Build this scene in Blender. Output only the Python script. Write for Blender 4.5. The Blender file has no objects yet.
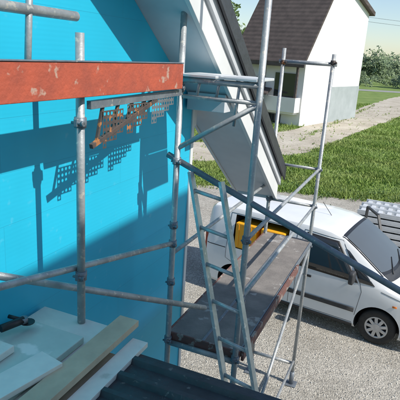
import bpy, bmesh, math, random
from mathutils import Vector, Matrix, noise
random.seed(7)
R=math.radians
sc=bpy.context.scene
AZ=R(22.5); CW=math.cos(AZ); SW=math.sin(AZ)
def SN(s,n,z): return Vector((SW*s+CW*n, CW*s-SW*n, z))

# ---------------- materials
def newmat(name):
    m=bpy.data.materials.new(name); m.use_nodes=True
    nt=m.node_tree; b=nt.nodes['Principled BSDF']; return m,nt,b
def mat(name,c1,c2=None,rough=.6,metal=0,scale=6,bump=0,bscale=None,spots=None,spot_scale=15,spot_thr=.62,coat=0,detail=4):
    m,nt,b=newmat(name)
    N=nt.nodes; L=nt.links
    b.inputs['Roughness'].default_value=rough; b.inputs['Metallic'].default_value=metal
    if coat: b.inputs['Coat Weight'].default_value=coat; b.inputs['Coat Roughness'].default_value=.06
    tc=N.new('ShaderNodeTexCoord')
    c2=c2 or tuple(x*.8 for x in c1)
    nz=N.new('ShaderNodeTexNoise'); nz.inputs['Scale'].default_value=scale; nz.inputs['Detail'].default_value=detail; nz.inputs['Roughness'].default_value=.65
    L.new(tc.outputs['Object'],nz.inputs['Vector'])
    cr=N.new('ShaderNodeValToRGB'); cr.color_ramp.elements[0].position=.32; cr.color_ramp.elements[1].position=.68
    cr.color_ramp.elements[0].color=(*c2,1); cr.color_ramp.elements[1].color=(*c1,1)
    L.new(nz.outputs['Fac'],cr.inputs['Fac'])
    out=cr.outputs['Color']
    if spots:
        n2=N.new('ShaderNodeTexNoise'); n2.inputs['Scale'].default_value=spot_scale; n2.inputs['Detail'].default_value=5
        L.new(tc.outputs['Object'],n2.inputs['Vector'])
        r2=N.new('ShaderNodeValToRGB'); r2.color_ramp.elements[0].position=spot_thr; r2.color_ramp.elements[1].position=spot_thr+.05
        L.new(n2.outputs['Fac'],r2.inputs['Fac'])
        mx=N.new('ShaderNodeMixRGB'); L.new(r2.outputs['Color'],mx.inputs['Fac']); L.new(out,mx.inputs['Color1']); mx.inputs['Color2'].default_value=(*spots,1)
        out=mx.outputs['Color']
    L.new(out,b.inputs['Base Color'])
    if bump:
        n3=N.new('ShaderNodeTexNoise'); n3.inputs['Scale'].default_value=bscale or scale*4; n3.inputs['Detail'].default_value=4
        L.new(tc.outputs['Object'],n3.inputs['Vector'])
        bp=N.new('ShaderNodeBump'); bp.inputs['Strength'].default_value=bump; bp.inputs['Distance'].default_value=.02
        L.new(n3.outputs['Fac'],bp.inputs['Height']); L.new(bp.outputs['Normal'],b.inputs['Normal'])
    return m
M={}
M['galv']=mat('galvanised_steel',(.48,.50,.50),(.29,.31,.33),.52,.4,9,.1,60,spots=(.6,.57,.51),spot_scale=28,spot_thr=.60)
M['galvd']=mat('weathered_steel',(.24,.27,.30),(.15,.17,.20),.5,.4,9,.1,60,spots=(.45,.43,.38),spot_scale=30,spot_thr=.66)
M['alu']=mat('ladder_aluminium',(.58,.62,.62),(.40,.44,.44),.42,.5,12,.05,spots=(.72,.72,.7),spot_scale=25,spot_thr=.60)
M['alul']=mat('bright_aluminium',(.72,.74,.75),(.6,.62,.63),.5,.2,6,.05)
M['red']=mat('red_toe_board_paint',(.50,.10,.05),(.33,.075,.045),.75,0,7,.2,50,spots=(.46,.30,.23),spot_scale=11,spot_thr=.60)
M['redb']=mat('faded_red_brown',(.2,.085,.07),(.13,.075,.065),.8,0,10,.2,50,spots=(.3,.27,.24),spot_scale=14,spot_thr=.56)
M['rust']=mat('rusty_dark_bracket',(.12,.085,.07),(.06,.055,.055),.7,.1,20,.1,spots=(.42,.17,.06),spot_scale=16,spot_thr=.60)
M['deck']=mat('weathered_deck_ply',(.25,.225,.205),(.16,.145,.135),.85,0,5,.25,60,spots=(.36,.34,.32),spot_scale=6,spot_thr=.60)
M['wood']=mat('fresh_plank',(.58,.5,.36),(.44,.37,.27),.8,0,5,.2,50)
M['wboard']=mat('insulation_offcut',(.76,.79,.72),(.62,.66,.62),.8,0,4,.15,40,spots=(.5,.55,.5),spot_scale=6,spot_thr=.66)
M['gboard']=mat('pale_green_board',(.55,.66,.6),(.46,.57,.52),.8,0,4,.15,40,spots=(.75,.8,.75),spot_scale=5,spot_thr=.62)
M['white']=mat('white_painted_timber',(.74,.74,.73),(.64,.65,.65),.55,0,2,.04)
M['soffit']=mat('soffit_grey_white',(.62,.64,.66),(.52,.54,.57),.55,0,2,.04)
M['dark']=mat('anthracite_roofing',(.05,.052,.06),(.03,.032,.038),.5,0,8,.2)
M['black']=mat('black_plastic',(.02,.02,.022),(.012,.012,.014),.45,0,20,.05)
M['bumper']=mat('grey_black_plastic',(.05,.052,.055),(.035,.036,.04),.55,0,20,.05)
M['rubber']=mat('tyre_rubber',(.025,.025,.026),(.05,.047,.042),.85,0,8,.2)
M['vanw']=mat('white_van_paint',(.82,.83,.83),(.74,.75,.745),.3,0,1.5,0,coat=.6)
M['liner']=mat('dark_cavity',(.03,.03,.032),(.015,.015,.016),.9)
M['hub']=mat('wheel_silver',(.6,.61,.62),(.45,.46,.47),.35,.5,10)
M['lamp']=mat('headlamp_lens',(.7,.72,.74),(.5,.52,.54),.08,.3,8)
M['orng']=mat('orange_crate',(.98,.46,.02),(.88,.38,.02),.5,0,6,.05)
M['render']=mat('white_render',(.82,.81,.78),(.72,.71,.68),.9,0,.5,.2,30)
M['greyr']=mat('grey_render',(.40,.44,.44),(.32,.36,.36),.9,0,1,.2,30)
M['hroof']=mat('brown_roof_tiles',(.10,.078,.07),(.06,.047,.043),.8,0,2,.4,12)
M['bark']=mat('bark',(.12,.09,.07),(.07,.05,.04),.9,0,10,.5)
M['asph']=mat('asphalt',(.3,.3,.29),(.24,.24,.23),.9,0,2,.1)
M['sheet']=mat('dark_ribbed_sheet',(.04,.05,.062),(.024,.03,.038),.4,0,7,.15,30,spots=(.13,.13,.13),spot_scale=24,spot_thr=.64)
M['amber']=mat('amber_lens',(.7,.2,.02),(.6,.15,.02),.2)
def glass(name,c):
    m,nt,b=newmat(name); b.inputs['Base Color'].default_value=(*c,1); b.inputs['Roughness'].default_value=.04
    b.inputs['Specular IOR Level'].default_value=.8
    return m
M['glass']=glass('tinted_glass',(.025,.03,.035))
M['wsglass']=glass('windscreen_glass',(.09,.10,.105))
def tilemat():
    m=M['hroof']; nt=m.node_tree; N=nt.nodes; L=nt.links; b=N['Principled BSDF']
    tc=N.new('ShaderNodeTexCoord'); wv=N.new('ShaderNodeTexWave'); wv.wave_type='BANDS'; wv.bands_direction='Z'; wv.inputs['Scale'].default_value=1.1; wv.inputs['Distortion'].default_value=.5
    L.new(tc.outputs['Object'],wv.inputs['Vector']); bp=N.new('ShaderNodeBump'); bp.inputs['Distance'].default_value=.05; bp.inputs['Strength'].default_value=.35
    L.new(wv.outputs['Fac'],bp.inputs['Height']); L.new(bp.outputs['Normal'],b.inputs['Normal'])
tilemat()

def leafmat(name,a,bc,patch=None):
    m,nt,b=newmat(name); N=nt.nodes;L=nt.links
    g=N.new('ShaderNodeNewGeometry'); cr=N.new('ShaderNodeValToRGB')
    cr.color_ramp.elements[0].color=(*a,1); cr.color_ramp.elements[1].color=(*bc,1)
    L.new(g.outputs['Random Per Island'],cr.inputs['Fac']); out=cr.outputs['Color']
    if patch:
        tc=N.new('ShaderNodeTexCoord'); nz=N.new('ShaderNodeTexNoise'); nz.inputs['Scale'].default_value=.45; nz.inputs['Detail'].default_value=4
        L.new(tc.outputs['Object'],nz.inputs['Vector']); r=N.new('ShaderNodeValToRGB'); r.color_ramp.elements[0].position=.42; r.color_ramp.elements[1].position=.62
        L.new(nz.outputs['Fac'],r.inputs['Fac']); mx=N.new('ShaderNodeMixRGB'); L.new(r.outputs['Color'],mx.inputs['Fac']); L.new(out,mx.inputs['Color1']); mx.inputs['Color2'].default_value=(*patch,1)
        m2=N.new('ShaderNodeMixRGB'); m2.inputs['Fac'].default_value=.5; L.new(out,m2.inputs['Color1']); L.new(mx.outputs['Color'],m2.inputs['Color2']); out=m2.outputs['Color']
    L.new(out,b.inputs['Base Color'])
    b.inputs['Roughness'].default_value=.6
    b.inputs['Specular IOR Level'].default_value=.25
    return m
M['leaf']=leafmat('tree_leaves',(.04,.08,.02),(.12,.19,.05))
M['leafd']=leafmat('distant_leaves',(.10,.15,.09),(.21,.27,.14))  # paler than the near leaves: distance haze is mixed into the colour
M['blade']=leafmat('grass_blades',(.11,.20,.035),(.27,.37,.08),patch=(.34,.38,.13))
M['peb']=leafmat('pebbles',(.34,.32,.28),(.62,.6,.55))

def groundmat(name,cols,scale,vor=None,bump=.3,coord='Object',lo=.6,hi=1.25):
    m,nt,b=newmat(name); N=nt.nodes;L=nt.links
    tc=N.new('ShaderNodeTexCoord')
    nz=N.new('ShaderNodeTexNoise'); nz.inputs['Scale'].default_value=scale; nz.inputs['Detail'].default_value=6; nz.inputs['Roughness'].default_value=.7
    L.new(tc.outputs[coord],nz.inputs['Vector'])
    cr=N.new('ShaderNodeValToRGB'); el=cr.color_ramp.elements
    el[0].position=.3; el[1].position=.7; el[0].color=(*cols[0],1); el[1].color=(*cols[-1],1)
    for i,c in enumerate(cols[1:-1]):
        e=el.new(.3+.4*(i+1)/(len(cols)-1)); e.color=(*c,1)
    L.new(nz.outputs['Fac'],cr.inputs['Fac']); out=cr.outputs['Color']; h=nz.outputs['Fac']
    if vor:
        v=N.new('ShaderNodeTexVoronoi'); v.inputs['Scale'].default_value=vor; L.new(tc.outputs[coord],v.inputs['Vector'])
        sp=N.new('ShaderNodeSeparateColor'); L.new(v.outputs['Color'],sp.inputs['Color'])
        mr=N.new('ShaderNodeMapRange'); mr.inputs['To Min'].default_value=lo; mr.inputs['To Max'].default_value=hi
        L.new(sp.outputs['Red'],mr.inputs['Value'])
        mx=N.new('ShaderNodeMixRGB'); mx.blend_type='MULTIPLY'; mx.inputs['Fac'].default_value=1
        L.new(out,mx.inputs['Color1']); L.new(mr.outputs['Result'],mx.inputs['Color2']); out=mx.outputs['Color']
        mm=N.new('ShaderNodeMath'); mm.operation='SUBTRACT'; mm.inputs[0].default_value=1; L.new(v.outputs['Distance'],mm.inputs[1]); h=mm.outputs[0]
    L.new(out,b.inputs['Base Color']); b.inputs['Roughness'].default_value=.95; b.inputs['Specular IOR Level'].default_value=.2
    bp=N.new('ShaderNodeBump'); bp.inputs['Strength'].default_value=bump; bp.inputs['Distance'].default_value=.03
    L.new(h,bp.inputs['Height']); L.new(bp.outputs['Normal'],b.inputs['Normal'])
    return m
M['grass']=groundmat('grass_ground',[(.10,.15,.04),(.16,.23,.06),(.24,.28,.10)],.6)
M['gravel']=groundmat('gravel_stones',[(.32,.295,.25),(.41,.385,.335),(.49,.46,.405)],.8,vor=42,bump=.55,lo=.66,hi=1.2)
M['path']=groundmat('dirt_track',[(.34,.30,.235),(.45,.405,.33),(.54,.5,.42)],.5,vor=10,bump=.15,lo=.88,hi=1.1)

def bluemat():
    m,nt,b=newmat('blue_insulation_boards'); N=nt.nodes;L=nt.links
    uv=N.new('ShaderNodeUVMap')
    br=N.new('ShaderNodeTexBrick'); br.inputs['Scale'].default_value=1; br.inputs['Brick Width'].default_value=2.4; br.inputs['Row Height'].default_value=.3
    br.inputs['Mortar Size'].default_value=.0018; br.inputs['Mortar Smooth'].default_value=.3
    br.inputs['Color1'].default_value=(.012,.47,.69,1); br.inputs['Color2'].default_value=(.014,.48,.705,1); br.inputs['Mortar'].default_value=(.012,.40,.60,1)
    L.new(uv.outputs['UV'],br.inputs['Vector'])
    nz=N.new('ShaderNodeTexNoise'); nz.inputs['Scale'].default_value=1.6; nz.inputs['Detail'].default_value=6; L.new(uv.outputs['UV'],nz.inputs['Vector'])
    mr=N.new('ShaderNodeMapRange'); mr.inputs['To Min'].default_value=.86; mr.inputs['To Max'].default_value=1.13; L.new(nz.outputs['Fac'],mr.inputs['Value'])
    mx=N.new('ShaderNodeMixRGB'); mx.blend_type='MULTIPLY'; mx.inputs['Fac'].default_value=1
    L.new(br.outputs['Color'],mx.inputs['Color1']); L.new(mr.outputs['Result'],mx.inputs['Color2'])
    n2=N.new('ShaderNodeTexNoise'); n2.inputs['Scale'].default_value=12; n2.inputs['Detail'].default_value=6; L.new(uv.outputs['UV'],n2.inputs['Vector'])
    r2=N.new('ShaderNodeValToRGB'); r2.color_ramp.elements[0].position=.64; r2.color_ramp.elements[1].position=.78; r2.color_ramp.elements[1].color=(.3,.3,.3,1); L.new(n2.outputs['Fac'],r2.inputs['Fac'])
    m2=N.new('ShaderNodeMixRGB'); L.new(r2.outputs['Color'],m2.inputs['Fac']); L.new(mx.outputs['Color'],m2.inputs['Color1']); m2.inputs['Color2'].default_value=(.25,.6,.75,1)
    L.new(m2.outputs['Color'],b.inputs['Base Color']); b.inputs['Roughness'].default_value=.55
    wv=N.new('ShaderNodeTexWave'); wv.bands_direction='Y'; wv.inputs['Scale'].default_value=12; wv.inputs['Distortion'].default_value=.8; wv.inputs['Detail'].default_value=3
    L.new(uv.outputs['UV'],wv.inputs['Vector'])
    b2=N.new('ShaderNodeBump'); b2.inputs['Strength'].default_value=.04; b2.inputs['Distance'].default_value=.004; L.new(wv.outputs['Fac'],b2.inputs['Height'])
    bp=N.new('ShaderNodeBump'); bp.inputs['Strength'].default_value=.4; bp.inputs['Distance'].default_value=.004; bp.invert=True
    L.new(br.outputs['Fac'],bp.inputs['Height']); L.new(b2.outputs['Normal'],bp.inputs['Normal']); L.new(bp.outputs['Normal'],b.inputs['Normal'])
    return m
M['blue']=bluemat()

# ---------------- helpers
def link(o): sc.collection.objects.link(o); return o
def empty(name,loc=(0,0,0),rotz=0):
    e=bpy.data.objects.new(name,None); e.location=loc; e.rotation_euler[2]=rotz; e.empty_display_size=.2; return link(e)
def meshobj(name,verts,faces,mats,parent=None,smooth=False,midx=None):
    me=bpy.data.meshes.new(name); me.from_pydata([tuple(v) for v in verts],[],faces)
    for mm in (mats if isinstance(mats,list) else [mats]): me.materials.append(M[mm] if isinstance(mm,str) else mm)
    bm=bmesh.new(); bm.from_mesh(me); bmesh.ops.recalc_face_normals(bm,faces=bm.faces); bm.to_mesh(me); bm.free()
    if smooth: me.shade_smooth()
    o=link(bpy.data.objects.new(name,me)); o.parent=parent; return o
def bevel(o,w=.005,seg=2):
    b=o.modifiers.new('b','BEVEL'); b.width=w; b.segments=seg; b.limit_method='ANGLE'; return o
def prism(name,pts,vec,m,parent=None,bev=0):
    n=len(pts); v=[Vector(p) for p in pts]+[Vector(p)+Vector(vec) for p in pts]
    f=[tuple(range(n)),tuple(range(n,2*n))]+[(i,(i+1)%n,n+(i+1)%n,n+i) for i in range(n)]
    o=meshobj(name,v,f,m,parent)
    if bev: bevel(o,bev)
    return o
def snbox(name,s0,s1,n0,n1,z0,z1,m,parent=None,bev=.004):
    return prism(name,[SN(s0,n0,z0),SN(s1,n0,z0),SN(s1,n1,z0),SN(s0,n1,z0)],(0,0,z1-z0),m,parent,bev)
def box(name,x0,x1,y0,y1,z0,z1,m,parent=None,bev=.004):
    return prism(name,[(x0,y0,z0),(x1,y0,z0),(x1,y1,z0),(x0,y1,z0)],(0,0,z1-z0),m,parent,bev)
def tube(name,p,q,r,m,parent=None,seg=14,ends=True):
    p=Vector(p);q=Vector(q);d=(q-p); a=d.to_track_quat('Z','Y').to_matrix()
    vs=[]
    for k,c in enumerate((p,q)):
        for i in range(seg):
            t=2*math.pi*i/seg; vs.append(c+a@Vector((r*math.cos(t),r*math.sin(t),0)))
    f=[(i,(i+1)%seg,seg+(i+1)%seg,seg+i) for i in range(seg)]+[tuple(range(seg)),tuple(range(seg,2*seg))]
    o=meshobj(name,vs,f,m,parent)
    for i,pl in enumerate(o.data.polygons): pl.use_smooth = len(pl.vertices)==4
    return o
def bar(name,p,q,w,h,m,parent=None,up=(0,0,1),bev=.002):
    p=Vector(p);q=Vector(q);d=(q-p).normalized(); up=Vector(up)
    sd=d.cross(up).normalized(); u=sd.cross(d).normalized()
    c=[p+sd*(w/2*a)+u*(h/2*b) for a,b in ((-1,-1),(1,-1),(1,1),(-1,1))]
    return prism(name,c,q-p,m,parent,bev)

# ---------------- terrain
def sheet(name,outline,z,m):
    bm=bmesh.new(); vs=[bm.verts.new((x,y,z)) for x,y in outline]; bm.faces.new(vs)
    bmesh.ops.triangulate(bm,faces=bm.faces); bmesh.ops.recalc_face_normals(bm,faces=bm.faces)
    me=bpy.data.meshes.new(name); bm.to_mesh(me); bm.free(); me.materials.append(M[m])
    for p in me.polygons:
        if p.normal.z<0: p.flip()
    return link(bpy.data.objects.new(name,me))
sheet('grass_ground',[(-900,-900),(900,-900),(900,900),(-900,900)],0,'grass')
def rag(p,q,n,amp):
    out=[]
    p=Vector(p);q=Vector(q); d=(q-p); per=Vector((-d.y,d.x)).normalized()
    for i in range(n):
        c=p+d*(i/n); a=noise.noise(Vector((c.x*.6,c.y*.6,3)))*amp+noise.noise(Vector((c.x*2.3,c.y*2.3,9)))*amp*.5
        out.append(tuple(c+per*a))
    return out
GE=[(-12,16.5),(2.5,17.4),(6,16.8),(16,18.5)]
out=[(16,-12),(-12,-12)]
for a,b in zip(GE[:-1],GE[1:]): out+=rag(a,b,50,.5)
out.append((16,18.5))
sheet('gravel_yard',out,.004,'gravel')
C1=[(-14,17.5),(-4,20.0),(1.4,22.2),(5.3,25.4),(20.2,51.0),(41,88)]; C2=[(41,96),(26.5,74),(6.0,33.8),(1.5,27.6),(-5,23.8),(-14,21)]
out=[]
for a,b in zip(C1[:-1],C1[1:]): out+=rag(a,b,40,.45)
out.append(C1[-1])
for a,b in zip(C2[:-1],C2[1:]): out+=rag(a,b,40,.45)
sheet('dirt_track',out,.008,'path')
sheet('road',[(15,88),(120,96),(120,101),(15,93)],.012,'asph')

def in_poly(x,y,poly):
    c=False;j=len(poly)-1
    for i in range(len(poly)):
        xi,yi=poly[i];xj,yj=poly[j]
        if (yi>y)!=(yj>y) and x<(xj-xi)*(y-yi)/(yj-yi)+xi: c=not c
        j=i
    return c
trk=C1+C2
def gy(x):
    for (a,b),(c,d) in zip(GE[:-1],GE[1:]):
        if a<=x<=c: return b+(d-b)*(x-a)/(c-a)
    return 18.5
def midtrack(x,y):
    # grassy strip between the wheel ruts
    if not(5.6<x<40): return False
    t=(y-29.6)/(81-29.6); return abs(x-(5.65+t*(29.8-5.65)))<.25
vs=[];fs=[]
cnt=0
while cnt<64000:
    y=random.uniform(16,60); x=random.uniform(-1,.55*y)
    if random.random()>(20/y)**1.1 : continue
    if y<gy(x)+.1+random.random()*.4-.3: continue
    e=in_poly(x,y,trk)
    if e and random.random()>(.35 if midtrack(x,y) else .02): continue
    dn=noise.noise(Vector((x*.5,y*.5,0)))
    if dn<-.2 and random.random()<.7: continue
    h=random.uniform(.04,.13)*(1+1.8*max(0,dn))*(2.0 if random.random()<.03 else 1)
    w=random.uniform(.008,.02)*(1+ y/40)
    for k in range(2):
        t=random.uniform(0,math.pi); dx=math.cos(t)*w;dy=math.sin(t)*w
        bx=x+random.uniform(-.06,.06);by=y+random.uniform(-.06,.06)
        i=len(vs); vs+= [(bx-dx,by-dy,0),(bx+dx,by+dy,0),(bx+random.uniform(-.8,.8)*h,by+random.uniform(-.8,.8)*h,h)]
        fs.append((i,i+1,i+2))
    cnt+=1
me=bpy.data.meshes.new('grass_tufts'); me.from_pydata(vs,[],fs); me.materials.append(M['blade']); link(bpy.data.objects.new('grass_tufts',me))
vs=[];fs=[]
for i in range(260):
    if i<130: x=random.uniform(0,14); y=gy(x)+random.uniform(-.3,1.0)
    elif i<220: x=random.uniform(3,14); y=random.uniform(18,30)
    else: x=random.uniform(.8,6); y=random.uniform(10,17)
    if in_poly(x,y,trk): continue
    n=random.randint(14,34); sz=random.uniform(.06,.2) if i<220 else random.uniform(.02,.06)
    for k in range(n):
        c=Vector((x+random.gauss(0,sz),y+random.gauss(0,sz),random.uniform(.01,sz*2))); a=Vector((random.gauss(0,1),random.gauss(0,1),random.gauss(0,.6))).normalized(); b=a.orthogonal().normalized(); s=random.uniform(.02,.045); j=len(vs)
        vs+=[c-a*s,c+b*s*.5,c+a*s,c-b*s*.5]; fs.append((j,j+1,j+2,j+3))
me=bpy.data.meshes.new('weeds'); me.from_pydata([tuple(v) for v in vs],[],fs); me.materials.append(M['leaf']); link(bpy.data.objects.new('weeds',me))
vs=[];fs=[]
for i in range(9000):
    y=random.uniform(5,15); x=random.uniform(-.3,.55*y)
    r=random.uniform(.006,.016); b=len(vs); a=random.uniform(0,6.28)
    for k in range(4):
        t=a+k*math.pi/2; vs.append((x+math.cos(t)*r*random.uniform(.7,1.3),y+math.sin(t)*r*random.uniform(.7,1.3),.004))
    for k in range(4):
        t=a+k*math.pi/2; vs.append((x+math.cos(t)*r*.6,y+math.sin(t)*r*.6,.004+r*random.uniform(.6,1.1)))
    fs+=[(b+k,b+(k+1)%4,b+4+(k+1)%4,b+4+k) for k in range(4)]+[(b+4,b+5,b+6,b+7)]
me=bpy.data.meshes.new('loose_pebbles'); me.from_pydata(vs,[],fs); me.materials.append(M['peb']); link(bpy.data.objects.new('loose_pebbles',me))

# ---------------- trees
def leaves(vs,fs,c,rad,n,size):
    for i in range(n):
        d=Vector((random.gauss(0,1),random.gauss(0,1),random.gauss(0,1))).normalized()*rad*random.uniform(.55,1.05)
        d.z*=.8
        p=c+d; a=Vector((random.gauss(0,1),random.gauss(0,1),random.gauss(0,1))).normalized(); b=a.orthogonal().normalized()
        s=size*random.uniform(.6,1.3); k=len(vs)
        vs+= [p-a*s,p+b*s*.5,p+a*s,p-b*s*.5]; fs.append((k,k+1,k+2,k+3))
def tree(name,x,y,h,r,nc=40,nl=110,ls=.16,m='leaf'):
    e=empty(name,(x,y,0))
    tvs=[];tfs=[]
    def limb(p,q,r0,r1):
        b=len(tvs);d=(q-p).to_track_quat('Z','Y').to_matrix()
        for c,rr in((p,r0),(q,r1)):
            for i in range(8): t=i*math.pi/4; tvs.append(c+d@Vector((rr*math.cos(t),rr*math.sin(t),0)))
        tfs.extend([(b+i,b+(i+1)%8,b+8+(i+1)%8,b+8+i) for i in range(8)])
    top=Vector((random.uniform(-.3,.3),random.uniform(-.3,.3),h*.75)); mid=Vector((0,0,h*.35))
    limb(Vector((0,0,0)),mid,h*.03,h*.022); limb(mid,top,h*.022,h*.008)
    vs=[];fs=[]
    for i in range(nc):
        t=random.uniform(0,6.28); zz=random.uniform(.3,.97); rr=r*math.sin(math.pi*min(1,(zz-.18)/.9))**.7*random.uniform(.2,1)
        c=Vector((math.cos(t)*rr,math.sin(t)*rr,zz*h))
        if i<10: limb(mid.lerp(top,random.random()*.7),c,h*.009,h*.003)
        leaves(vs,fs,c,r*random.uniform(.2,.36),nl,ls)
    meshobj('trunk',tvs,tfs,'bark',e,True)
    me=bpy.data.meshes.new('crown'); me.from_pydata([tuple(v) for v in vs],[],fs); me.materials.append(M[m]); o=link(bpy.data.objects.new('crown',me)); o.parent=e
tree('broadleaf_tree',44.5,104,10.5,3.6,50,130,.24)
tree('broadleaf_tree',4.2,47,7.0,3.0,50,100,.18)
tree('broadleaf_tree',.5,50,9,4,50,100,.2)
vs=[];fs=[]
for i in range(170):
    x=random.uniform(-30,160); y=random.uniform(150,220); hh=random.uniform(5,9.5)
    for k in range(6):
        leaves(vs,fs,Vector((x+random.uniform(-2.5,2.5),y+random.uniform(-2,2),hh*random.uniform(.12,.9))),random.uniform(1.5,3),40,.55)
for i in range(16):
    x=random.uniform(28,60); y=106+random.uniform(0,16); hh=random.uniform(1.2,3.2)
    for k in range(4):
        leaves(vs,fs,Vector((x+random.uniform(-1.5,1.5),y,hh*random.uniform(.15,.9))),random.uniform(.7,1.3),60,.26)
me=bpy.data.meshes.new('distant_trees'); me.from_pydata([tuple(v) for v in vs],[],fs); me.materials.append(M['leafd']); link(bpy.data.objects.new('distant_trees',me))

# ---------------- white gable house (far)
H=empty('white_gable_house')
A=Vector((6.6,35.4,0)); D=Vector((.594,.806,0)); FL=10.6; P=Vector((-.806,.594,0)); DL=5.0
def K(k,z,p=0): return A+D*(FL*k)+P*p+Vector((0,0,z))
prism('gable_walls',[K(0,0),K(1,0),K(1,8.5),K(.36,10.5),K(0,5.3)],P*DL,'render',H)
prism('grey_base',[K(.45,0,-.05),K(1.0,0,-.05),K(1.0,2.7,-.05),K(.45,2.7,-.05)],P*.04,'greyr',H)
def slab(name,a,b,p0,p1,th,m):
    prism(name,[K(a[0],a[1],p0),K(b[0],b[1],p0),K(b[0],b[1]+th,p0),K(a[0],a[1]+th,p0)],P*(p1-p0),m,H)
slab('roof_front',(-.09,4.05),(.36,10.52),-.35,DL+.5,.3,'hroof')
slab('roof_back',(.36,10.52),(1.04,8.36),-.35,DL+.5,.3,'hroof')
def kb(name,k0,k1,z0,z1,p0,p1,m): return prism(name,[K(k0,z0,p0),K(k1,z0,p0),K(k1,z0,p1),K(k0,z0,p1)],(0,0,z1-z0),m,H)
kb('balcony_parapet',-.075,-.06,1.0,2.0,.1,DL,'render')
kb('balcony_parapet_end',-.06,-.002,1.0,2.0,.1,.25,'render')
kb('balcony_floor',-.058,-.002,.85,1.05,.26,DL,'render')
kb('porch_dark_door',-.01,-.002,1.06,3.6,.6,2.2,'glass')
kb('porch_window',-.01,-.002,1.3,3.2,3.0,4.8,'glass')
for i,p in enumerate((.15,2.7,DL-.2)): kb('porch_post_%d'%i,-.07,-.055,2.0,4.4,p,p+.14,'hroof')
kb('cellar_window',-.008,-.002,.1,.7,1.5,3.5,'glass')
S2=empty('garden_shed')
prism('walls',[(1.2,36.6,0),(3.9,35.5,0),(3.9,35.5,2.1),(1.2,36.6,2.1)],(.8,2.6,0),'greyr',S2)
prism('roof',[(1.0,36.4,2.1),(4.1,35.2,2.1),(4.1,35.2,2.22),(1.0,36.4,2.22)],(1,3.1,.5),'hroof',S2)
prism('door',[(2.0,36.25,0),(3.0,35.84,0),(3.0,35.84,1.9),(2.0,36.25,1.9)],(-.02,-.04,0),'white',S2)
U=empty('utility_line')
pa=Vector((10,62,0)); pb=Vector((62,70,0))
for i,p in enumerate((pa,pb)):
    tube('utility_pole_%d'%i,p,p+Vector((0,0,10.6)),.12,'bark',U)
for j,dz in enumerate((10.4,9.9)):
    prev=None
    for i in range(17):
        t=i/16; p=pa.lerp(pb,t)+Vector((0,0,dz-1.0*4*t*(1-t)))
        if prev: tube('wire_%d_%d'%(j,i),prev,p,.015,'black',U,6)
        prev=p

# ---------------- blue insulated house
B=empty('blue_insulated_house')
def zl(s): return 4.93-.70*(s-3.36)
SC=4.48; SR=-4.0
pts=[(SR,0),(SC,0),(SC,zl(SC)-.002),(SR,zl(SR)-.002)]
v=[SN(s,-2.0,z) for s,z in pts]+[SN(s,-9,z) for s,z in pts]
me_o=meshobj('insulated_gable_wall',v,[(0,1,2,3),(4,5,6,7),(0,1,5,4),(1,2,6,5),(2,3,7,6),(3,0,4,7)],'blue',B)
uvl=me_o.data.uv_layers.new(name='UVMap')
for poly in me_o.data.polygons:
    for li in poly.loop_indices:
        co=me_o.data.vertices[me_o.data.loops[li].vertex_index].co
        s=SW*co.x+CW*co.y; n=CW*co.x-SW*co.y
        uvl.data[li].uv=(s+n if abs(poly.normal.z)<.5 else s,co.z)
snbox('corner_profile',SC-.005,SC+.05,-2.06,-1.985,0,zl(SC)-.04,'white',B)
RN=-1.55; SE=6.46; RI=-2.12
def rs(name,s0,s1,o0,o1,n0,n1,m,bev=.004):
    return prism(name,[SN(s0,n0,zl(s0)+o0),SN(s1,n0,zl(s1)+o0),SN(s1,n0,zl(s1)+o1),SN(s0,n0,zl(s0)+o1)],SN(0,n1-n0,0),m,B,bev)
for nm_,a,b,ni in (('main',SR,SC+.12,-9),('tail',SC+.122,SE-.05,RI)):
    rs('roof_soffit_'+nm_,a,b,.0,.06,ni,RN-.04,'soffit')
    rs('rafter_fill_'+nm_,a,b-.01,.065,.30,ni,RN-.05,'soffit')
    rs('roof_covering_'+nm_,a,b+(.1 if nm_=='tail' else 0),.34,.46,ni,RN+.05,'dark')
rs('verge_board',SR,SE,-.02,.20,RN-.038,RN,'white')
rs('verge_board_upper',SR,SE+.02,.205,.335,RN-.03,RN+.03,'soffit')
rs('verge_trim',SR,SE+.06,.30,.475,RN+.052,RN+.075,'dark')
rs('inner_board',SC+.13,SE-.02,-.02,.33,RI-.03,RI-.002,'white')
prism('eave_board',[SN(SE,RN-.04,zl(SE)-.02),SN(SE+.03,RN-.04,zl(SE)-.02),SN(SE+.03,RN-.04,zl(SE)+.33),SN(SE,RN-.04,zl(SE)+.33)],SN(0,RI-RN+.04,0),'white',B)
snbox('purlin_end',SC-.18,SC-.02,-1.975,RN-.05,zl(SC)-.06,zl(SC)+.10,'soffit',B)
snbox('return_soffit',SC+.055,SC+.13,-9,-2.0,zl(SC)-.25,zl(SC)-.02,'white',B)
prism('roof_rear_slope',[SN(SR,RN+.05,zl(SR)+.0),SN(SR-9,RN+.05,zl(SR)-6.3),SN(SR-9,RN+.05,zl(SR)-5.9),SN(SR,RN+.05,zl(SR)+.45)],SN(0,-7.5,0),'dark',B)
prism('rear_gable_wall',[SN(SR-.01,-2.0,0),SN(SR-8.5,-2,0),SN(SR-8.5,-2,zl(SR)-6.1),SN(SR-.01,-2,zl(SR)-.1)],SN(0,-7,0),'render',B)

SB=empty('shade_block')  # out-of-view block, added only to cast shade on the lower blue wall
snbox('walls',-12,3.5,4,11,0,9.3,'render',SB)
snbox('shade_block_cap',-12.1,3.55,3.95,11.1,9.3,9.5,'dark',SB)  # top edge of the added block sets the shade line on the wall
for i in range(4):
    for j in range(3):
        snbox('window_%d_%d'%(i,j),-10+i*3.4,-8.8+i*3.4,3.97,3.999,1+j*2.9,2.4+j*2.9,'glass',SB,0)  # panes dressing the added shade block

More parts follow.
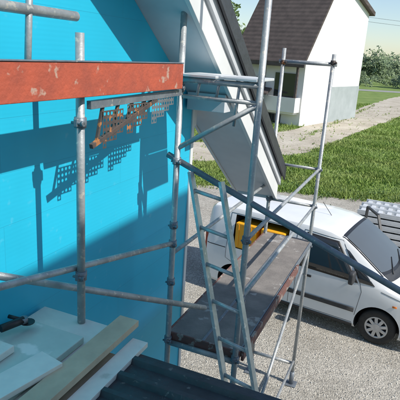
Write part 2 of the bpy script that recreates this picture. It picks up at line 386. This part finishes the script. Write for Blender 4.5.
# ---------------- annex roof / foreground
AN=empty('annex_building')
snbox('annex_walls',-4,2.0,-1.98,-.42,0,2.86,'render',AN)
snbox('roof_deck',-4,2.12,-1.98,-.36,2.862,2.93,'wood',AN)
vs=[];fs=[];prof=[]
s=2.17
while s>-3:
    prof+= [(s,.0),(s-.05,.0),(s-.065,.028),(s-.095,.028),(s-.11,.0)]
    s-=.11+.04
prof.append((s,.0))
for a,b in prof: vs.append(SN(a,-1.27,2.945+b)); vs.append(SN(a,-.33,2.945+b))
for i in range(len(prof)-1): fs.append((2*i,2*i+1,2*i+3,2*i+2))
o=meshobj('ribbed_roof_sheet',vs,fs,'sheet',AN); sol=o.modifiers.new('s','SOLIDIFY'); sol.thickness=.006
snbox('edge_flashing',2.125,2.15,-1.27,-.33,2.80,2.94,'sheet',AN)

ST=empty('insulation_board_stack')
snbox('board_1',-.6,2.28,-1.97,-1.42,2.935,2.985,'wboard',ST)
snbox('board_2',-.9,2.05,-1.95,-1.5,2.99,3.03,'gboard',ST)
snbox('board_3',-.5,1.75,-1.93,-1.72,3.035,3.075,'wboard',ST)
bar('board_offcut',SN(1.2,-1.62,3.045),SN(1.78,-1.5,3.045),.16,.03,'wboard',ST)
PL=empty('wooden_planks')
bar('plank_1',SN(-.8,-1.36,3.02),SN(2.34,-1.38,3.02),.13,.04,'wood',PL)
bar('plank_2',SN(-.8,-1.24,2.96),SN(2.25,-1.25,2.96),.1,.03,'wboard',PL)
TO=empty('angle_grinder')
tube('body',SN(1.80,-1.86,3.105),SN(1.93,-1.82,3.105),.022,'black',TO)
tube('gear_head',SN(1.93,-1.82,3.09),SN(1.93,-1.82,3.12),.024,'galvd',TO)
tube('disc',SN(1.95,-1.81,3.083),SN(1.95,-1.81,3.087),.04,'black',TO)
tube('handle',SN(1.92,-1.83,3.11),SN(1.9,-1.9,3.12),.011,'black',TO)

# ---------------- scaffolding
SF=empty('scaffolding')
r=.0242
SN0,SN1=-1.65,-1.03; S0,S1=3.46,6.43
def T(nm,p,q,rr=r,m='galv'): return tube(nm,p,q,rr,m,SF)
def pole(nm,s,n,z0,z1,m='galv'):
    T(nm,SN(s,n,z0),SN(s,n,z1),r,m)
    if z0<.1:
        snbox(nm+'_baseplate',s-.08,s+.08,n-.08,n+.08,.01,.02,'galvd',SF)
        T(nm+'_jack',SN(s,n,.02),SN(s,n,.22),.034,'galvd')
pole('standard_near_inner',S0,SN0,.02,4.98)
T('standard_spigot',SN(S0,SN0,4.98),SN(S0,SN0,6.4),.0235)
T('spigot_collar',SN(S0,SN0,4.93),SN(S0,SN0,5.02),.029)
pole('standard_near_outer',S0,SN1,.02,6.2)
pole('standard_far_inner',S1,SN0,.02,4.72)
pole('standard_far_outer',S1,SN1,.02,4.68)
pole('standard_left',2.23,SN0,2.99,4.66)
def clamp(s,n,z,m='galvd'):
    nm='%.2f_%.2f_%.2f'%(s,n,z)
    T('coupler_'+nm,SN(s,n,z-.028),SN(s,n,z+.028),.033,m)
    snbox('coupler_lug_'+nm,s-.045,s+.045,n-.012,n+.012,z-.022,z+.022,m,SF)
    T('bolt_'+nm,SN(s-.035,n-.03,z),SN(s-.035,n+.05,z),.008,m)
    T('nut_'+nm,SN(s-.035,n+.035,z),SN(s-.035,n+.05,z),.014,m)
for (s,n) in((S0,SN0),(S0,SN1),(S1,SN0),(S1,SN1)):
    for z in (2.2,2.75,3.25): clamp(s,n,z)
clamp(S1,SN1,4.58,'rust'); clamp(S1,SN0,4.55,'rust'); clamp(S0,SN0,3.78); clamp(S0,SN0,4.34); clamp(2.23,SN0,3.3); clamp(2.23,SN0,4.2); clamp(S0,SN0,3.09)
for s in (S0,S1):
    T('deck_transom_%.1f'%s,SN(s,SN0,2.17),SN(s,SN1,2.17))
    T('low_transom_%.1f'%s,SN(s,SN0,.35),SN(s,SN1,.35))
T('top_crossbar',SN(S1,SN0-.05,4.56),SN(S1,SN1+.05,4.56))
for z in(2.75,3.25): T('end_guard_%.2f'%z,SN(S1,SN0,z),SN(S1,SN1,z),.018)
for z in(2.75,3.25): T('side_guard_%.2f'%z,SN(S0,SN1,z),SN(S1,SN1,z),.018)
T('inner_guard',SN(S0,SN0,3.0),SN(S1,SN0,3.0),.018)
T('ground_ledger',SN(S0,SN1,.4),SN(S1,SN1,.4),.018)
T('outer_brace',SN(S0,SN1,.4),SN(S1,SN1,2.15),.018)
WD0=S0+.04
for i,(a,b) in enumerate(((-1.67,-1.345),(-1.335,-1.01))):
    snbox('walkway_board_%d'%i,WD0,S1+.06,a,b,2.215,2.25,'deck',SF)
    for e in (a,b): snbox('walkway_rim_%d_%.2f'%(i,e),WD0,S1+.06,e-.008,e+.008,2.19,2.258,'redb' if e in(-1.67,) else 'galvd',SF)
snbox('toe_board_outer',WD0,S1-.9,-.995,-.97,2.17,2.27,'redb',SF)
snbox('toe_board_end',WD0-.02,WD0-.002,-1.67,-1.0,2.16,2.26,'redb',SF)
zt=4.40
T('console_top',SN(S0,SN0,zt),SN(S0,SN1,zt),.022)
T('console_low',SN(S0,SN0,zt-.12),SN(S0,SN1,zt-.12),.016)
T('console_diag',SN(S0,SN0,zt-.52),SN(S0,SN1,zt-.13),.02)
for i in range(1,4):
    n=SN0+(SN1-SN0)*i/4; T('console_strut_%d'%i,SN(S0,n,zt),SN(S0,n-.02,zt-.12 if i<3 else zt-.3),.011)
for i,(a,b) in enumerate(((-1.68,-1.36),(-1.34,-1.05))):
    snbox('upper_board_%d'%i,S0-.03,S0+.42,a,b,zt+.025,zt+.045,'alul',SF)
snbox('upper_toe_board',-1.5,3.36,-1.61,-1.585,4.34,4.515,'red',SF)
snbox('upper_toe_cap',-1.5,3.36,-1.616,-1.58,4.516,4.524,'galvd',SF)
def perfv(name,s0,s1,zb0,zb1,zt_,n,m,step=.036,hole=.58):
    vs=[];fs=[]; ns=int((s1-s0)/step)
    for i in range(ns):
        a=s0+i*step; zb=zb0+(zb1-zb0)*i/ns; nz_=int((zt_-zb)/step)
        for j in range(nz_):
            z=zt_-(j+1)*step; k=len(vs)
            for da,dz in((0,0),(step,0),(step,step),(0,step)): vs.append(SN(a+da,n,z+dz))
            c=(a+step/2,z+step/2); rr=step*hole/2
            for q in range(8):
                t=math.pi/8+q*math.pi/4-math.pi/2-math.pi/4; vs.append(SN(c[0]+rr*math.cos(t),n,c[1]+rr*math.sin(t)))
            fs+=[(k,k+1,k+5,k+4),(k+1,k+6,k+5),(k+1,k+2,k+7,k+6),(k+2,k+8,k+7),(k+2,k+3,k+9,k+8),(k+3,k+10,k+9),(k+3,k,k+11,k+10),(k,k+4,k+11)]
    return meshobj(name,vs,fs,m,SF)
perfv('perforated_bracket',2.40,2.62,4.03,4.09,4.25,-1.62,'rust')
perfv('perforated_bracket.001',2.66,2.93,4.07,4.15,4.27,-1.62,'rust')
perfv('perforated_bracket.002',2.97,3.30,4.10,4.22,4.30,-1.62,'galvd')
bar('bracket_arm',SN(2.28,-1.63,4.29),SN(3.42,-1.63,4.31),.03,.045,'galvd',SF)
bar('bracket_diag',SN(2.30,-1.63,4.06),SN(3.05,-1.63,4.28),.024,.028,'rust',SF)
for i in range(4):
    bar('bracket_web_%d'%i,SN(2.36+i*.16,-1.635,4.08+i*.045),SN(2.42+i*.16,-1.635,4.28),.018,.018,'rust',SF)
T('upper_guard_rail',SN(-1.5,SN0,4.745),SN(2.2,SN0,4.735),.024)
T('upper_post',SN(1.83,SN0,4.34),SN(1.88,SN0,4.95),.016)
T('lower_diagonal',(-1.35,2.08,3.61),(.1,3.81,2.53),.022)
T('wall_brace',(-1.2,1.64,3.57),SN(S0,SN0,3.09),.02)
T('raking_tube',SN(S0,SN0-.08,3.82),(2.58,2.69,2.62),.0242,'galvd')
q=Vector((2.50,2.72,0)); T('outrigger_post',q+Vector((0,0,.02)),q+Vector((0,0,4.2)),r)

LD=empty('ladder')
lt=Vector((-.085,3.735,3.72)); lb=Vector((.248,3.3,2.33)); d=lb-lt; lb=lt+d*(3.70/1.39)
wv=Vector((.235,-.13,-.03)); d=(lb-lt)
bar('rail_left',lt,lb,.065,.025,'alu',LD,up=wv)
bar('rail_right',lt+wv,lb+wv,.065,.025,'alu',LD,up=wv)
n=int(d.length/.28)
for i in range(n):
    p=lt+d*((i+.5)/n); tube('rung_%d'%i,p,p+wv,.015,'alu',LD)

# ---------------- van
yaw=math.atan2(-.523,.852)
V=empty('delivery_van',(.611,10.11,0.004),yaw)
st=[(0.0,.34,1.05,1.66,.80,.66),(.04,.27,1.05,1.73,.86,.70),(.12,.22,1.05,1.785,.895,.735),(.5,.2,1.05,1.81,.905,.75),(1.2,.2,1.05,1.82,.905,.755),
(2.1,.2,1.05,1.815,.905,.75),(2.45,.2,1.05,1.785,.905,.745),(2.7,.2,1.05,1.71,.905,.735),(2.95,.2,1.045,1.55,.905,.74),(3.2,.2,1.03,1.37,.905,.755),
(3.45,.2,1.0,1.19,.90,.77),(3.56,.2,.98,1.12,.895,.78),(3.75,.2,.94,1.08,.885,.77),(4.0,.2,.87,1.01,.855,.73),(4.18,.21,.79,.93,.81,.67),(4.29,.23,.70,.84,.74,.60),(4.36,.27,.60,.72,.64,.5),(4.39,.33,.52,.6,.52,.4)]
def par(x):
    x=max(st[0][0],min(st[-1][0],x))
    for i in range(len(st)-1):
        if st[i][0]<=x<=st[i+1][0]:
            t=(x-st[i][0])/(st[i+1][0]-st[i][0]); return [st[i][k]+(st[i+1][k]-st[i][k])*t for k in range(1,6)]
def ring(x):
    zb,zm,zt,hw,ht=par(x)
    s5=(ht+.035,zt-.075); s3=(hw*.992,zm)
    return [(hw*.93,zb),(hw*.985,zb+.07),(hw,zb+.2+.1),(hw*1.004,zm-.18),(s3[0],s3[1]),((s3[0]+s5[0])/2+.018,(s3[1]+s5[1])/2),s5,(ht+.005,zt-.03),(ht-.05,zt-.006),(ht*.5,zt+.012),(0,zt+.018)]
def side_y(x,z):
    rg=ring(x)
    for a,b in zip(rg[:7],rg[1:8]):
        if a[1]<=z<=b[1]: return a[0]+(b[0]-a[0])*(z-a[1])/(b[1]-a[1]+1e-9)
    return rg[7][0] if z>rg[7][1] else rg[0][0]
xs=[]
for i in range(len(st)-1):
    k=max(1,int((st[i+1][0]-st[i][0])/.1)); xs+=[st[i][0]+(st[i+1][0]-st[i][0])*j/k for j in range(k)]
xs.append(st[-1][0])
vs=[];fs=[]
for x in xs:
    rg=ring(x); vs+=[(x,-y,z) for y,z in rg]+[(x,y,z) for y,z in reversed(rg[:-1])]
nr=21
for i in range(len(xs)-1):
    for j in range(nr): fs.append((i*nr+j,i*nr+(j+1)%nr,(i+1)*nr+(j+1)%nr,(i+1)*nr+j))
fs.append(tuple(range(nr))); fs.append(tuple(range((len(xs)-1)*nr,len(xs)*nr)))
body=meshobj('body',vs,fs,['vanw','liner'],V)
cutters=[]
def cutter(o):
    o.data.materials.clear(); o.data.materials.append(M['liner']); cutters.append(o)
for x in (.73,3.46):
    for sgn in(-1,1):
        cutter(tube('c',(x,sgn*.60,.33),(x,sgn*1.1,.33),.375,'liner',V,40))
OX0,OX1,OZ0,OZ1=.62,1.72,1.04,1.68
cutter(box('c',OX0,OX1,-1.2,-.30,OZ0,OZ1,'liner',V,0))
bpy.context.view_layer.update()
for c in cutters:
    mo=body.modifiers.new('bo','BOOLEAN'); mo.object=c; mo.operation='DIFFERENCE'; mo.solver='EXACT'
    try: mo.material_mode='TRANSFER'
    except Exception: pass
dg=bpy.context.evaluated_depsgraph_get()
nm=bpy.data.meshes.new_from_object(body.evaluated_get(dg))
body.modifiers.clear(); body.data=nm
for c in cutters: bpy.data.objects.remove(c)
body.data.shade_smooth()
try: body.data.set_sharp_from_angle(angle=R(28))
except Exception as ex: print(ex)
def sidepanel(name,poly_bot,poly_top,m,off=.005,n=14,sgn=-1):
    vs=[];fs=[];mz=6
    for i in range(n+1):
        t=i/n
        b=(poly_bot[0][0]+(poly_bot[1][0]-poly_bot[0][0])*t, poly_bot[0][1]+(poly_bot[1][1]-poly_bot[0][1])*t)
        u=(poly_top[0][0]+(poly_top[1][0]-poly_top[0][0])*t, poly_top[0][1]+(poly_top[1][1]-poly_top[0][1])*t)
        for j in range(mz+1):
            q=j/mz; x=b[0]+(u[0]-b[0])*q; z=b[1]+(u[1]-b[1])*q
            vs.append((x,sgn*(side_y(x,z)+off),z))
    for i in range(n):
        for j in range(mz): k=i*(mz+1)+j; fs.append((k,k+mz+1,k+mz+2,k+1))
    o=meshobj(name,vs,fs,m,V,True); s_=o.modifiers.new('s','SOLIDIFY'); s_.thickness=.006; s_.offset=0; return o
for sg,nmx in((-1,'r'),(1,'l')):
    sidepanel('window_gasket_'+nmx,((1.99,1.055),(3.06,1.035)),((2.05,1.685),(2.62,1.645)),'black',.003,sgn=sg)
    sidepanel('door_window_'+nmx,((2.03,1.09),(3.0,1.07)),((2.09,1.655),(2.59,1.615)),'glass',.008,sgn=sg)
    sidepanel('quarter_window_'+nmx,((3.08,1.06),(3.34,1.05)),((2.76,1.55),(2.82,1.52)),'glass',.006,n=6,sgn=sg)
    sidepanel('side_moulding_'+nmx,((1.12,.50),(3.06,.50)),((1.12,.58),(3.06,.58)),'bumper',.014,sgn=sg)
    sidepanel('sill_'+nmx,((1.12,.205),(3.06,.205)),((1.12,.28),(3.06,.28)),'bumper',.008,sgn=sg)
    sidepanel('front_bumper_side_'+nmx,((3.86,.24),(4.30,.25)),((3.86,.47),(4.30,.46)),'bumper',.01,sgn=sg)
    sidepanel('headlamp_'+nmx,((3.93,.66),(4.27,.58)),((3.84,.86),(4.22,.76)),'lamp',.008,sgn=sg)
    sidepanel('indicator_'+nmx,((3.66,.78),(3.73,.78)),((3.66,.81),(3.73,.81)),'amber',.008,n=2,sgn=sg)
def seam(name,pts,sg=-1,rr=.0045,m='black'):
    cu=bpy.data.curves.new(name,'CURVE'); cu.dimensions='3D'; cu.bevel_depth=rr
    sp=cu.splines.new('POLY'); P3=[]
    for (a,b) in zip(pts[:-1],pts[1:]):
        for i in range(10):
            t=i/10; x=a[0]+(b[0]-a[0])*t; z=a[1]+(b[1]-a[1])*t; P3.append((x,sg*(side_y(x,z)+.0005),z))
    x,z=pts[-1]; P3.append((x,sg*(side_y(x,z)+.0005),z))
    sp.points.add(len(P3)-1)
    for p,c in zip(sp.points,P3): p.co=(*c,1)
    cu.materials.append(M[m]); o=link(bpy.data.objects.new(name,cu)); o.parent=V; return o
for sg in(-1,1):
    seam('door_seam',[(3.08,.45),(3.14,.9),(3.10,1.03),(2.68,1.67),(2.0,1.715),(1.96,1.05),(1.96,.3),(3.05,.3)],sg,.0035)
    seam('slide_door_seam',[(1.86,.3),(1.88,1.70),(.52,1.70),(.50,1.0),(.50,.8),(1.12,.55)],sg,.0035)
    seam('slide_rail',[(.06,1.0),(.48,1.0)],sg,.008)
    seam('bonnet_seam',[(3.45,.99),(3.8,.91),(4.1,.8)],sg,.003)
    for x in (2.1,1.70):
        box('door_handle_%.1f_%d'%(x,sg),x-.0,x+.15,sg*.90-.025,sg*.90+.025,.90,.94,'black',V,.01)
def topz(x,y):
    rg=ring(x)[6:]
    y=abs(y)
    for a,b in zip(rg[:-1],rg[1:]):
        if b[0]<=y<=a[0]: return b[1]+(a[1]-b[1])*(y-b[0])/(a[0]-b[0]+1e-9)
    return rg[0][1]
nx,ny=14,14
def ws(name,x0,x1,ins,off,m):
    vs=[];fs=[]
    for i in range(nx+1):
        x=x0+(x1-x0)*i/nx; W=par(x)[4]-ins
        for j in range(ny+1):
            y=-W+2*W*j/ny; xx=x-.12*(abs(y)/.75)**2*(1 if i>7 else i/7) ; vs.append((xx+off*.5,y,topz(xx,y)+off))
    for i in range(nx):
        for j in range(ny): k=i*(ny+1)+j; fs.append((k,k+1,k+ny+2,k+ny+1))
    meshobj(name,vs,fs,m,V,True)
ws('windscreen_frit',2.64,3.53,.02,.006,'black')
ws('windscreen',2.70,3.47,.06,.011,'wsglass')
vs=[];fs=[]
for i in range(5):
    x=3.52+.13*i/4
    for j in range(ny+1):
        y=-.70+1.4*j/ny; xx=x-.12*(abs(y)/.75)**2; vs.append((xx,y,topz(xx,y)+.010))
for i in range(4):
    for j in range(ny): k=i*(ny+1)+j; fs.append((k,k+1,k+ny+2,k+ny+1))
meshobj('scuttle',vs,fs,'bumper',V,True)
for y0,y1 in((-.45,.05),(.12,.6)):
    p=Vector((3.52,y0,topz(3.52,y0)+.03)); x2=3.36; q=Vector((x2,y1,topz(x2,y1)+.022)); tube('wiper_%.1f'%y0,p,q,.008,'black',V,8)
for sg in(-1,1):
    bpy.ops.mesh.primitive_cube_add(size=1); o=bpy.context.object; o.name='mirror_%d'%sg; o.data.materials.append(M['bumper'])
    o.scale=(.09,.19,.22); o.location=(2.98,sg*1.03,1.16); o.parent=V; o.data.shade_smooth()
    ss=o.modifiers.new('b','BEVEL'); ss.width=.25; ss.segments=5
    tube('mirror_arm_%d'%sg,(2.98,sg*.88,1.07),(2.98,sg*1.0,1.10),.02,'black',V,8)
box('grille',4.33,4.395,-.36,.36,.36,.52,'black',V,.02)
box('rear_bumper',-.05,.1,-.78,.78,.28,.46,'bumper',V,.04)
for sg in(-1,1): box('tail_lamp_%d'%sg,-.01,.05,sg*.8-.05,sg*.8+.05,.8,1.25,'red',V,.01)
tube('antenna',(2.2,0,1.82),(2.0,0,2.05),.005,'black',V,6)
for x in(.73,3.46):
    for sg in(-1,1):
        w=empty('wheel_%.1f_%d'%(x,sg),(x,sg*.76,.315)); w.parent=V
        pr=[(.19,-.09),(.25,-.1),(.295,-.095),(.312,-.07),(.315,0),(.312,.07),(.295,.095),(.25,.1),(.19,.09)]
        vs=[];fs=[];ns=48
        for i in range(ns):
            t=2*math.pi*i/ns
            for rr,yy in pr: vs.append((rr*math.cos(t),yy,rr*math.sin(t)))
        L_=len(pr)
        for i in range(ns):
            for j in range(L_-1): a=i*L_+j;b=((i+1)%ns)*L_+j; fs.append((a,b,b+1,a+1))
        meshobj('tyre',vs,fs,'rubber',w,True)
        tube('rim_back',(0,-sg*.02,0),(0,sg*.055,0),.2,'liner',w,32)
        vs=[];fs=[]
        pr=[(.2,.085),(.185,.095),(.165,.08)]
        for i in range(ns):
            t=2*math.pi*i/ns
            for rr,yy in pr: vs.append((rr*math.cos(t),sg*yy,rr*math.sin(t)))
        for i in range(ns):
            for j in range(2): a=i*3+j;b=((i+1)%ns)*3+j; fs.append((a,b,b+1,a+1))
        meshobj('rim_ring',vs,fs,'hub',w,True)
        for k in range(9):
            t=2*math.pi*k/9+.3; c=math.cos(t);s_=math.sin(t)
            bar('spoke_%d'%k,(c*.03,sg*.085,s_*.03),(c*.182,sg*.078,s_*.182),.056,.016,'hub',w,up=(0,1,0),bev=.006)
        tube('hub_cap',(0,sg*.07,0),(0,sg*.1,0),.07,'hub',w,24)
box('orange_crate_1',.66,1.10,-.885,-.4,OZ0+.004,1.55,'orng',V,.02)
box('orange_crate_2',1.19,1.66,-.885,-.4,OZ0+.004,1.55,'orng',V,.02)
for k in range(3):
    box('crate_rib_a%d'%k,.71+k*.13,.74+k*.13,-.897,-.887,OZ0+.03,1.52,'orng',V,.002)
    box('crate_rib_b%d'%k,1.25+k*.13,1.28+k*.13,-.897,-.887,OZ0+.03,1.52,'orng',V,.002)
dr=empty('open_front_door',(3.08,.905,0)); dr.parent=V; dr.rotation_euler[2]=R(-52)
box('door_panel',-1.08,0,-.03,.03,.3,1.05,'vanw',dr,.02)
for a,b in (((-1.06,0,1.05),(-1.02,0,1.66)),((-1.02,0,1.66),(-.5,0,1.64)),((-.5,0,1.64),(-.03,0,1.06))): bar('window_frame',a,b,.04,.05,'bumper',dr,up=(0,1,0))

# ---------------- stack of aluminium scaffold decks on pallet
PK=empty('scaffold_plank_stack',(5.35,12.1,0.004),R(-25))
for i in range(3): box('pallet_bearer_%d'%i,-1+i*.95,-.9+i*.95,-.6,.6,0,.14,'wood',PK)
for lv in range(6):
    for j in range(3):
        y=-.6+j*.41; z=.15+lv*.16; dx=random.uniform(-.06,.06)
        box('plank_%d_%d'%(lv,j),-1.2+dx,1.2+dx,y,y+.38,z,z+.03,'alul',PK)
        box('lip_a_%d_%d'%(lv,j),-1.2+dx,1.2+dx,y,y+.03,z+.032,z+.12,'alul',PK)
        box('lip_b_%d_%d'%(lv,j),-1.2+dx,1.2+dx,y+.35,y+.38,z+.032,z+.12,'alul',PK)
        for k in range(11): box('rib_%d_%d_%d'%(lv,j,k),-1.14+dx+k*.21,-1.04+dx+k*.21,y+.035,y+.345,z+.032,z+.09,'alul',PK,0)

# ---------------- light, sky, camera
h=Vector((.85,-.52,0)).normalized(); el=R(46)
ts=h*math.cos(el)+Vector((0,0,math.sin(el)))
sun=bpy.data.lights.new('sun','SUN'); sun.energy=5.0; sun.angle=R(.5); sun.color=(1,.95,.87)
so=link(bpy.data.objects.new('sun',sun)); so.rotation_euler=(-ts).to_track_quat('-Z','Y').to_euler()
w=bpy.data.worlds.new('World'); sc.world=w; w.use_nodes=True
nt=w.node_tree; bg=nt.nodes['Background']; sk=nt.nodes.new('ShaderNodeTexSky'); sk.sky_type='NISHITA'; sk.sun_disc=False
sk.sun_elevation=el; sk.sun_rotation=math.atan2(h.x,h.y); sk.air_density=1.0; sk.dust_density=.5; sk.ozone_density=2.0
nt.links.new(sk.outputs['Color'],bg.inputs['Color']); bg.inputs['Strength'].default_value=.15
cam=bpy.data.cameras.new('camera'); cam.lens=45; cam.sensor_width=36; cam.clip_end=3000; cam.clip_start=.05
co=link(bpy.data.objects.new('camera',cam)); co.matrix_world=Matrix.Translation((0,0,4.6))@Matrix.Rotation(R(90-16.4),4,'X')@Matrix.Rotation(R(3.7),4,'Z')
sc.camera=co
sc.view_settings.view_transform='Standard'; sc.view_settings.look='None'; sc.view_settings.exposure=0
